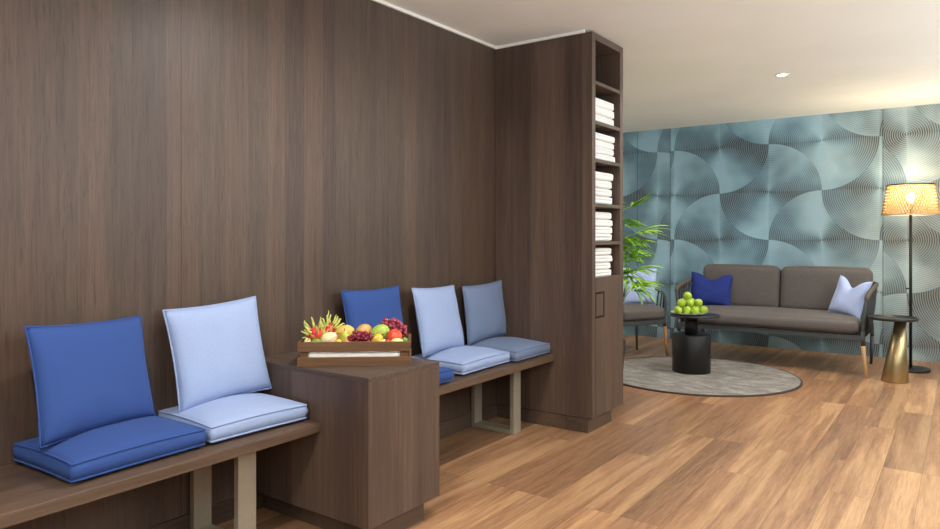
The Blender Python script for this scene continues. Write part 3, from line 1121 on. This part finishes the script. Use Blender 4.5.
AD = 0.082
rdir = Vector((math.cos(YAW), math.sin(YAW), 0))
rdir = Matrix.Rotation(math.radians(4), 3, 'Z') @ rdir
fdir = Vector((-rdir.y, rdir.x, 0))
az = ctz + 0.010 + AD * 0.46
ap = None
rows = []
h1 = AD * 0.866
ORD3 = ['left', 'middle', 'right']
ORD = ['leftmost', 'second from left', 'third from left', 'rightmost']
for r, n in ((0, 4), (1, 3), (2, 2)):
    for q in range(n):
        u = (q - (n - 1) / 2) * AD
        wh = {0: f'{ORD[q]} of four in the front bottom row', 1: f'{ORD3[q % 3]} of the second bottom row', 2: f'{ORD3[2 * (q % 2)]} of the hindmost bottom row'}[r]
        rows.append((u, -0.058 + r * h1, 0.0, wh))
for r, n in ((0, 3), (1, 2)):
    for q in range(n):
        wh = {0: f'{ORD3[q % 3]} of three in the upper row', 1: f'{ORD3[2 * (q % 2)]} one behind the upper row'}[r]
        rows.append(((q - (n - 1) / 2) * AD, -0.058 + h1 / 3 + r * h1, AD * 0.80, wh))
rows.append((-0.012, -0.058 + h1 * 0.66, AD * 1.58, 'single one at the very top'))
for i, (u, v, dz, wh) in enumerate(rows):
    if ap is None:
        ap = thing('green_apple', '', 'apple', group='green apples heaped on the plate')
        link('flesh', fruit_body(AD / 2 * 0.965, AD / 2 * 0.93, dimple=0.2, pear=0.08), M['apple_green'], ap, True)
        z0 = AD / 2 * 0.77
        link('stalk', tube(bmesh.new(), [(0, 0, z0 - 0.002), (0.001, 0, z0 + 0.008), (0.005, 0.001, z0 + 0.016)], 0.0017, 6), M['stalk'], ap, True)
        a = ap
    else:
        a = copy_tree(ap)
    p = Vector((PC.x, PC.y, 0)) + rdir * u + fdir * v
    rnd = random.Random(i + 40)
    a.location = (p.x, p.y, az + dz)
    a.rotation_euler = (rnd.uniform(-0.7, 0.7), rnd.uniform(-0.7, 0.7), rnd.uniform(0, 6))
    a['label'] = f'green apple, {wh} of the heap'

# ---- sofa
SL, SR, SF, SB = -2.45, -0.755, 7.222, 8.01
so = thing('sofa', 'long taupe two seat sofa with rope sides against the patterned wall', 'sofa', ((SL + SR) / 2, (SF + SB) / 2, 0))
SO = Vector(so.location)


def sob(name, bm, mat, smooth=False, parent=None):
    bmesh.ops.translate(bm, verts=bm.verts, vec=-SO)
    return link(name, bm, mat, parent or so, smooth)


def beam(bm, a, b, w, h):
    a, b = Vector(a), Vector(b)
    d = (b - a).normalized()
    s = d.cross(Vector((0, 0, 1)))
    s = s.normalized() if s.length > 1e-4 else Vector((1, 0, 0))
    u = s.cross(d)
    ra = [bm.verts.new(a + s * w / 2 * i + u * h / 2 * j) for i, j in ((-1, -1), (1, -1), (1, 1), (-1, 1))]
    rb = [bm.verts.new(b + s * w / 2 * i + u * h / 2 * j) for i, j in ((-1, -1), (1, -1), (1, 1), (-1, 1))]
    for k in range(4):
        bm.faces.new((ra[k], ra[(k + 1) % 4], rb[(k + 1) % 4], rb[k]))
    bm.faces.new(ra)
    bm.faces.new(rb)
    return bm


bm = bxm((SL, SF - 0.015, 0.338), (SR, SF + 0.025, 0.384), 0.004)
sob('front_rail', bm, M['frame'])
sob('back_rail', bxm((SL, SB - 0.03, 0.338), (SR, SB + 0.01, 0.384), 0.004), M['frame'])
for x in (SL, SR - 0.03):
    sob('side_rail', bxm((x, SF + 0.025, 0.342), (x + 0.03, SB - 0.03, 0.380), 0.004), M['frame'])
bm = bxm((SL + 0.032, SF + 0.028, 0.350), (SR - 0.032, SB - 0.034, 0.372))
sob('seat_platform', bm, M['frame'])


def soft_block(lo, hi, r, seg=5, crown=0.0, seed=0, cuts=14):
    """upholstered block with generous rounded edges and slightly domed faces"""
    bm = bmesh.new()
    lo, hi = Vector(lo), Vector(hi)
    c, hs = (lo + hi) / 2, (hi - lo) / 2
    bmesh.ops.create_cube(bm, size=2.0)
    bmesh.ops.subdivide_edges(bm, edges=bm.edges[:], cuts=cuts, use_grid_fill=True)
    for v in bm.verts:
        p = v.co.copy()
        # spread the samples towards the edges so that the rounding is smooth
        q = Vector([math.copysign(abs(a) ** 0.6, a) if abs(a) < 1 else a for a in p])
        w = Vector([q[i] * hs[i] for i in range(3)])
        inner = Vector([max(-hs[i] + r, min(hs[i] - r, w[i])) for i in range(3)])
        d = w - inner
        if d.length > 1e-9:
            w = inner + d.normalized() * r
        dome = (1 - p.x ** 2) * (1 - p.y ** 2) if abs(p.z) > 0.99 else ((1 - p.x ** 2) * (1 - p.z ** 2) if abs(p.y) > 0.99 else 0)
        ax = 2 if abs(p.z) > 0.99 else 1
        w[ax] += math.copysign(crown * max(0, dome) ** 0.7, p[ax])
        w[ax] += 0.006 * noise.noise(Vector((w.x * 4 + seed, w.y * 4, w.z * 4)))
        v.co = c + w
    return bm


sob('seat_cushion', soft_block((SL + 0.035, SF - 0.03, 0.388), (SR - 0.022, SB - 0.10, 0.525), 0.058, crown=0.022), M['sofa_seat'], True)
MIDX = (SL + SR) / 2 + 0.014
for x0, x1, sd in ((SL + 0.045, MIDX - 0.004, 1), (MIDX + 0.004, SR + 0.015, 4)):
    bm = soft_block((x0, -0.075, 0.0), (x1, 0.075, 0.46), 0.05, crown=0.02, seed=sd)
    bmesh.ops.rotate(bm, verts=bm.verts, cent=(0, 0, 0), matrix=Matrix.Rotation(math.radians(-9), 3, 'X'))
    bmesh.ops.translate(bm, verts=bm.verts, vec=(0, SB - 0.135, 0.508))
    sob('back_cushion', bm, M['sofa'], True)

for sx, s in ((SR, 1), (SL, -1)):
    foot = Vector((sx + s * 0.034, SF - 0.020, 0.0))
    knee = Vector((sx + s * 0.004, SF, 0.290))
    lg = sob('leg', tube(bmesh.new(), [knee, (sx + s * 0.0, SF + 0.004, 0.42)], 0.019, 12, r_end=0.019), M['frame'], True)
    tip = sob('leg_tip', tube(bmesh.new(), [foot, foot.lerp(knee, 0.5), knee], 0.012, 12, r_end=0.020), M['leg_wood'], True, lg)
    tip['label'] = 'pale wooden leg tip'
    bf = Vector((sx - s * 0.01, SB + 0.04, 0.0))
    bk = Vector((sx + s * 0.004, SB - 0.01, 0.290))
    lg = sob('leg', tube(bmesh.new(), [bk, (sx, SB - 0.012, 0.42)], 0.019, 12), M['frame'], True)
    tip = sob('leg_tip', tube(bmesh.new(), [bf, bf.lerp(bk, 0.5), bk], 0.012, 12, r_end=0.020), M['frame'], True, lg)  # rear tips in dark frame colour, standing in for shade under the sofa
    path = spline([(sx, SF + 0.004, 0.40), (sx + s * 0.012, SF, 0.56), (sx + s * 0.030, SF + 0.004, 0.695), (sx + s * 0.038, SF + 0.05, 0.745),
                   (sx + s * 0.046, SF + 0.30, 0.785), (sx + s * 0.050, SB - 0.10, 0.815), (sx + s * 0.02, SB + 0.035, 0.82), (sx - s * 0.12, SB + 0.075, 0.82), (sx - s * 0.45, SB + 0.085, 0.82),
                   ((SL + SR) / 2, SB + 0.085, 0.82)], 6)
    sob('arm_frame', tube(bmesh.new(), path, 0.016, 10), M['frame'], True)
    top = [p for p in path if p.z > 0.74 and (p.x - (sx - s * 0.1)) * s > 0]
    N = 13
    for q in range(N):
        t = q / (N - 1)
        b = Vector((sx + s * 0.008, SF + 0.03 + (SB - SF - 0.08) * t, 0.362))
        f = 0.05 + 0.82 * t
        idx = f * (len(top) - 1)
        k = int(idx)
        tp_ = top[k].lerp(top[min(k + 1, len(top) - 1)], idx - k)
        sob('rope', tube(bmesh.new(), [b, b.lerp(tp_, 0.5) + Vector((s * 0.008, 0, 0)), tp_], 0.009, 7), M['rope'], True)
    wrap = [p for p in path if p.z > 0.70 and p.y < SB - 0.12 and (p.x - (sx - s * 0.02)) * s > 0]
    aw = sob('arm_wrap', tube(bmesh.new(), wrap, 0.021, 10), M['rope_tan'], True)
    aw['label'] = 'lighter rope wrapping on the armrest'

pillow_thing('scatter_pillow', 'deep blue scatter pillow at the left end of the sofa', 0.44, 0.38, 0.13, M['navy'], (-2.270, 7.665, 0.530), (math.radians(-22), 0.05, math.radians(10)), 'scatter pillows', 0.06, 0.075, 8.2)
pillow_thing('scatter_pillow', 'pale blue scatter pillow at the right end of the sofa', 0.37, 0.38, 0.12, M['pale_blue'], (-0.955, 7.555, 0.525), (math.radians(-18), 0.12, math.radians(-36)), 'scatter pillows', 0.08, 0.085, 3.1)

# ---- armchair in the corner
FD = Vector((0.85, -0.52, 0)).normalized()
LD = Vector((-FD.y, FD.x, 0))
FLp = Vector((-2.590, 7.228, 0))
ORG = FLp - LD * 0.30 - FD * 0.26
ch = thing('armchair', 'taupe rope back armchair with honey wood legs beside the potted palm', 'chair', ORG, (0, 0, math.atan2(FD.y, FD.x) + PI / 2))
# local frame: -Y is the way the chair faces, +X is the sitter's left
hw, fy, by = 0.285, -0.25, 0.25
link('front_rail', bxm((-hw, fy - 0.018, 0.355), (hw, fy + 0.018, 0.402), 0.004), M['frame'], ch)
link('back_rail', bxm((-hw, by - 0.018, 0.355), (hw, by + 0.018, 0.402), 0.004), M['frame'], ch)
for x in (-hw, hw - 0.03):
    link('side_rail', bxm((x, fy + 0.018, 0.358), (x + 0.03, by - 0.018, 0.398), 0.004), M['frame'], ch)
link('seat_platform', bxm((-hw + 0.031, fy + 0.02, 0.366), (hw - 0.031, by - 0.02, 0.388)), M['frame'], ch)
link('seat_cushion', soft_block((-hw + 0.005, fy - 0.035, 0.405), (hw - 0.005, by - 0.03, 0.535), 0.045, crown=0.018, seed=9), M['sofa_seat'], ch, True)
for s in (-1, 1):
    for y, dy, mt in ((fy, -1, 'leg_orange'), (by, 1, 'frame')):
        knee = Vector((s * hw, y, 0.33))
        foot = Vector((s * (hw + 0.018), y + dy * 0.012, 0.0))
        up_ = link('leg', tube(bmesh.new(), [knee, (s * hw, y, 0.42)], 0.018, 12), M['frame'], ch, True)
        tp_ = link('leg_tip', tube(bmesh.new(), [foot, foot.lerp(knee, 0.5), knee], 0.011, 12, r_end=0.019), M[mt], up_, True)
        if mt == 'leg_orange':
            tp_['label'] = 'honey wood leg tip'
arm = []
for s in (-1, 1):
    pts = [(s * hw, fy, 0.40), (s * (hw + 0.012), fy + 0.005, 0.55), (s * (hw + 0.022), fy + 0.03, 0.66), (s * (hw + 0.028), fy + 0.14, 0.71),
           (s * (hw + 0.022), by - 0.10, 0.76), (s * (hw - 0.04), by + 0.06, 0.79), (s * 0.14, by + 0.11, 0.80), (0, by + 0.115, 0.80)]
    path = spline(pts, 6)
    link('arm_frame', tube(bmesh.new(), path, 0.015, 10), M['frame'], ch, True)
    top = [p for p in path if p.z > 0.66]
    N = 13
    for q in range(N):
        t = q / (N - 1)
        idx = (0.04 + 0.93 * t) * (len(top) - 1)
        k = int(idx)
        tp_ = top[k].lerp(top[min(k + 1, len(top) - 1)], idx - k)
        if t < 0.6:
            b = Vector((s * (hw - 0.008), fy + 0.03 + (by - fy - 0.05) * t / 0.6, 0.38))
        else:
            b = Vector((s * (hw - 0.02) * (1 - (t - 0.6) / 0.42), by + 0.004, 0.38))
        link('rope', tube(bmesh.new(), [b, b.lerp(tp_, 0.5), tp_], 0.0075, 7), M['rope'], ch, True)
lp = Matrix.Rotation(ch.rotation_euler.z, 4, 'Z')
pp = Vector((-2.885, 7.215, 0.545))
pillow_thing('scatter_pillow', 'pale blue scatter pillow on the armchair behind the palm leaves', 0.42, 0.42, 0.12, M['pale_blue'], pp,
             (math.radians(-18), 0.02, 0.62), 'scatter pillows', 0.06, 0.02, 5.5)

# ---- brass cone side table
st = thing('side_table', 'brass cone side table with thin black top at the right of the sofa', 'table', (-0.503, 7.205, 0))
bm = bmesh.new()
lathe(bm, [(0, 0), (0.106, 0), (0.108, 0.004), (0.042, 0.548), (0, 0.548)], 64, shift=lambda z: (0.052 * z / 0.548 * 0.82, 0.052 * z / 0.548 * 0.57))
link('cone_base', bm, M['brass'], st, True)
link('tabletop', lathe(bmesh.new(), [(0, 0.548), (0.175, 0.548), (0.195, 0.556), (0.197, 0.574), (0.192, 0.575), (0.189, 0.563), (0, 0.562)], 64, (-0.010, 0.0)), M['black_top'], st, True)

# ---- floor lamp
LX, LY = -0.418, 7.885
lamp = thing('floor_lamp', 'tall black floor lamp with a lit woven gold shade', 'lamp', (LX, LY, 0))
link('base', lathe(bmesh.new(), [(0, 0), (0.158, 0), (0.163, 0.006), (0.163, 0.022), (0.157, 0.028), (0.02, 0.030), (0, 0.030)], 64), M['black'], lamp, True)
link('pole', tube(bmesh.new(), [(0, 0, 0.028), (0, 0, 0.8), (0, 0, 1.565)], 0.0135, 16), M['black'], lamp, True)
link('switch', tube(bmesh.new(), [(-0.012, -0.008, 0.79), (-0.036, -0.024, 0.79)], 0.007, 10), M['black'], lamp, True)
link('socket', lathe(bmesh.new(), [(0, 1.56), (0.022, 1.56), (0.024, 1.57), (0.020, 1.60), (0.016, 1.615), (0, 1.615)], 24), M['black'], lamp, True)
bulb = link('bulb', lathe(bmesh.new(), [(0, 1.61), (0.014, 1.615), (0.018, 1.63), (0.030, 1.655), (0.033, 1.675), (0.026, 1.70), (0.012, 1.712), (0, 1.714)], 24), M['bulb'], lamp, True)
ZB, ZT, RB, RT = 1.500, 1.790, 0.243, 0.196
shade = link('lamp_shade', lathe(bmesh.new(), [(RB - 0.004, ZB), (RT - 0.004, ZT)], 64, cap=False), M['gauze'], lamp, True)
bm = bmesh.new()
NW = 60
for d in (1, -1):
    for q in range(NW):
        pts = []
        for k in range(5):
            t = k / 4
            a = 2 * PI * (q + d * t * 5.0) / NW
            r = RB + (RT - RB) * t
            pts.append((r * math.cos(a), r * math.sin(a), ZB + (ZT - ZB) * t))
        tube(bm, pts, 0.0034, 4)
link('lattice', bm, M['gold_mesh'], shade)
for r, z in ((RB, ZB), (RT, ZT)):
    link('rim', tube(bmesh.new(), [(r * math.cos(2 * PI * k / 64), r * math.sin(2 * PI * k / 64), z) for k in range(64)], 0.006, 8, closed=True), M['bronze'] if z == ZB else M['black'], shade, True)
bm = bmesh.new()
for k in range(3):
    a = 2 * PI * k / 3 + 0.4
    tube(bm, [(0.0, 0.0, 1.607), (0.5 * RB * math.cos(a), 0.5 * RB * math.sin(a), 1.56), (RB * math.cos(a), RB * math.sin(a), ZB)], 0.003, 6)
link('spider', bm, M['black'], shade, True)
pd = bpy.data.lights.new('floor_lamp_light', 'POINT')
pd.energy = 22
pd.color = (1.0, 0.82, 0.56)
pd.shadow_soft_size = 0.03
po = bpy.data.objects.new('floor_lamp_light', pd)
COL.objects.link(po)
po.location = (LX, LY, 1.755)

# ---- potted palm behind the cabinet
PPX, PPY = -2.47, 5.40
pm = thing('potted_palm', 'bright green lady palm growing behind the towel cabinet', 'plant', (PPX, PPY, 0))
link('pot', lathe(bmesh.new(), [(0, 0), (0.13, 0), (0.14, 0.01), (0.175, 0.40), (0.178, 0.42), (0.160, 0.42), (0.155, 0.39), (0, 0.39)], 48), M['pot'], pm, True)
link('soil', lathe(bmesh.new(), [(0, 0.388), (0.154, 0.388), (0.150, 0.398), (0, 0.402)], 32), M['soil'], pm, True)
rnd = random.Random(21)
canes = []
for k in range(6):
    a = 2 * PI * k / 6 + 0.3
    b = Vector((0.07 * math.cos(a), 0.07 * math.sin(a), 0.39))
    t_ = Vector((0.16 * math.cos(a) + 0.03, 0.16 * math.sin(a), 0.95 + 0.13 * k))
    sp = spline([b, b.lerp(t_, 0.5) + Vector((0.01, 0.0, 0.03)), t_], 5)
    link('cane', tube(bmesh.new(), sp, 0.010, 8, r_end=0.007), M['stem_green'], pm, True)
    canes.append(sp)


def frond(base, tip, n, ln, droop, seed):
    bm = bmesh.new()
    rn = random.Random(seed)
    base, tip = Vector(base), Vector(tip)
    mid = base.lerp(tip, 0.5) + Vector((0, 0, 0.05))
    tube(bm, spline([base, mid, tip], 4), 0.004, 6, r_end=0.0025)
    d = (tip - mid).normalized()
    s = d.cross(Vector((0, 0, 1))).normalized()
    u = s.cross(d)
    for k in range(n):
        a = math.radians(-64 + 128 * k / (n - 1)) + rn.uniform(-0.08, 0.08)
        dd = (d * math.cos(a) + s * math.sin(a) + u * rn.uniform(-0.12, 0.22)).normalized()
        L = ln * (1 - 0.25 * abs(a) / 1.36) * rn.uniform(0.88, 1.08)
        wv = dd.cross(Vector((0, 0, 1)))
        if wv.length < 0.1:
            wv = Vector((1, 0, 0))
        wv.normalize()
        wv = (wv + Vector((0, 0, rn.uniform(-0.5, 0.5)))).normalized()
        NS = 7
        A, B, Cc = [], [], []
        for i in range(NS + 1):
            t = i / NS
            p = tip + dd * L * t + Vector((0, 0, -droop * L * t * t))
            w = 0.0115 * (math.sin(PI * min(1, 0.10 + 0.90 * t)) ** 0.6) * (1 if t < 1 else 0.05) + 0.0006
            nrm = wv.cross(dd).normalized()
            A.append(bm.verts.new(p + wv * w))
            Cc.append(bm.verts.new(p - nrm * w * 0.45))
            B.append(bm.verts.new(p - wv * w))
        for i in range(NS):
            bm.faces.new((A[i], A[i + 1], Cc[i + 1], Cc[i]))
            bm.faces.new((Cc[i], Cc[i + 1], B[i + 1], B[i]))
    return bm


CAMP = Vector((PPX, PPY, 0))
FR = [  # tip positions relative to the plant, and the length of their leaflets
    (0.24, 0.00, 1.54, 0.22, 0.05), (0.30, -0.03, 1.32, 0.30, 0.35), (0.22, 0.04, 1.24, 0.28, 0.3), (0.26, -0.04, 1.12, 0.26, 0.25),
    (0.24, 0.05, 1.02, 0.26, 0.35), (0.28, -0.06, 0.92, 0.30, 0.25), (0.20, -0.08, 1.38, 0.22, 0.35), (0.17, 0.10, 1.18, 0.26, 0.3),
    (-0.12, 0.2, 1.55, 0.30, 0.3), (-0.25, 0.05, 1.35, 0.32, 0.35), (-0.22, -0.15, 1.15, 0.30, 0.4), (0.0, -0.2, 1.3, 0.28, 0.35),
    (0.05, 0.25, 1.0, 0.30, 0.4), (-0.05, 0.05, 1.60, 0.26, 0.3), (0.20, -0.02, 1.08, 0.26, 0.2), (0.24, 0.06, 0.84, 0.24, 0.7),
    (0.20, 0.00, 0.96, 0.28, 0.5), (0.10, -0.12, 1.22, 0.30, 0.15), (0.14, -0.10, 1.04, 0.30, 0.2), (0.22, -0.12, 1.18, 0.22, 0.3), (0.12, -0.06, 0.90, 0.32, 0.15), (0.19, -0.04, 1.00, 0.24, -0.1),
    (0.18, -0.05, 1.28, 0.26, 0.5), (0.26, 0.02, 0.88, 0.24, 0.1), (0.16, 0.04, 1.44, 0.20, 0.3),
]
for q, (x, y, z, ln, dr) in enumerate(FR):
    cn = min(canes, key=lambda c: (c[-1] - Vector((x, y, z))).length)
    bi = min(cn, key=lambda p: abs(p.z - (z - 0.12)))
    link('frond', frond(bi, (x, y, z), 10, ln, dr, q), M['leaf'] if q % 3 else M['leaf2'], pm, True)
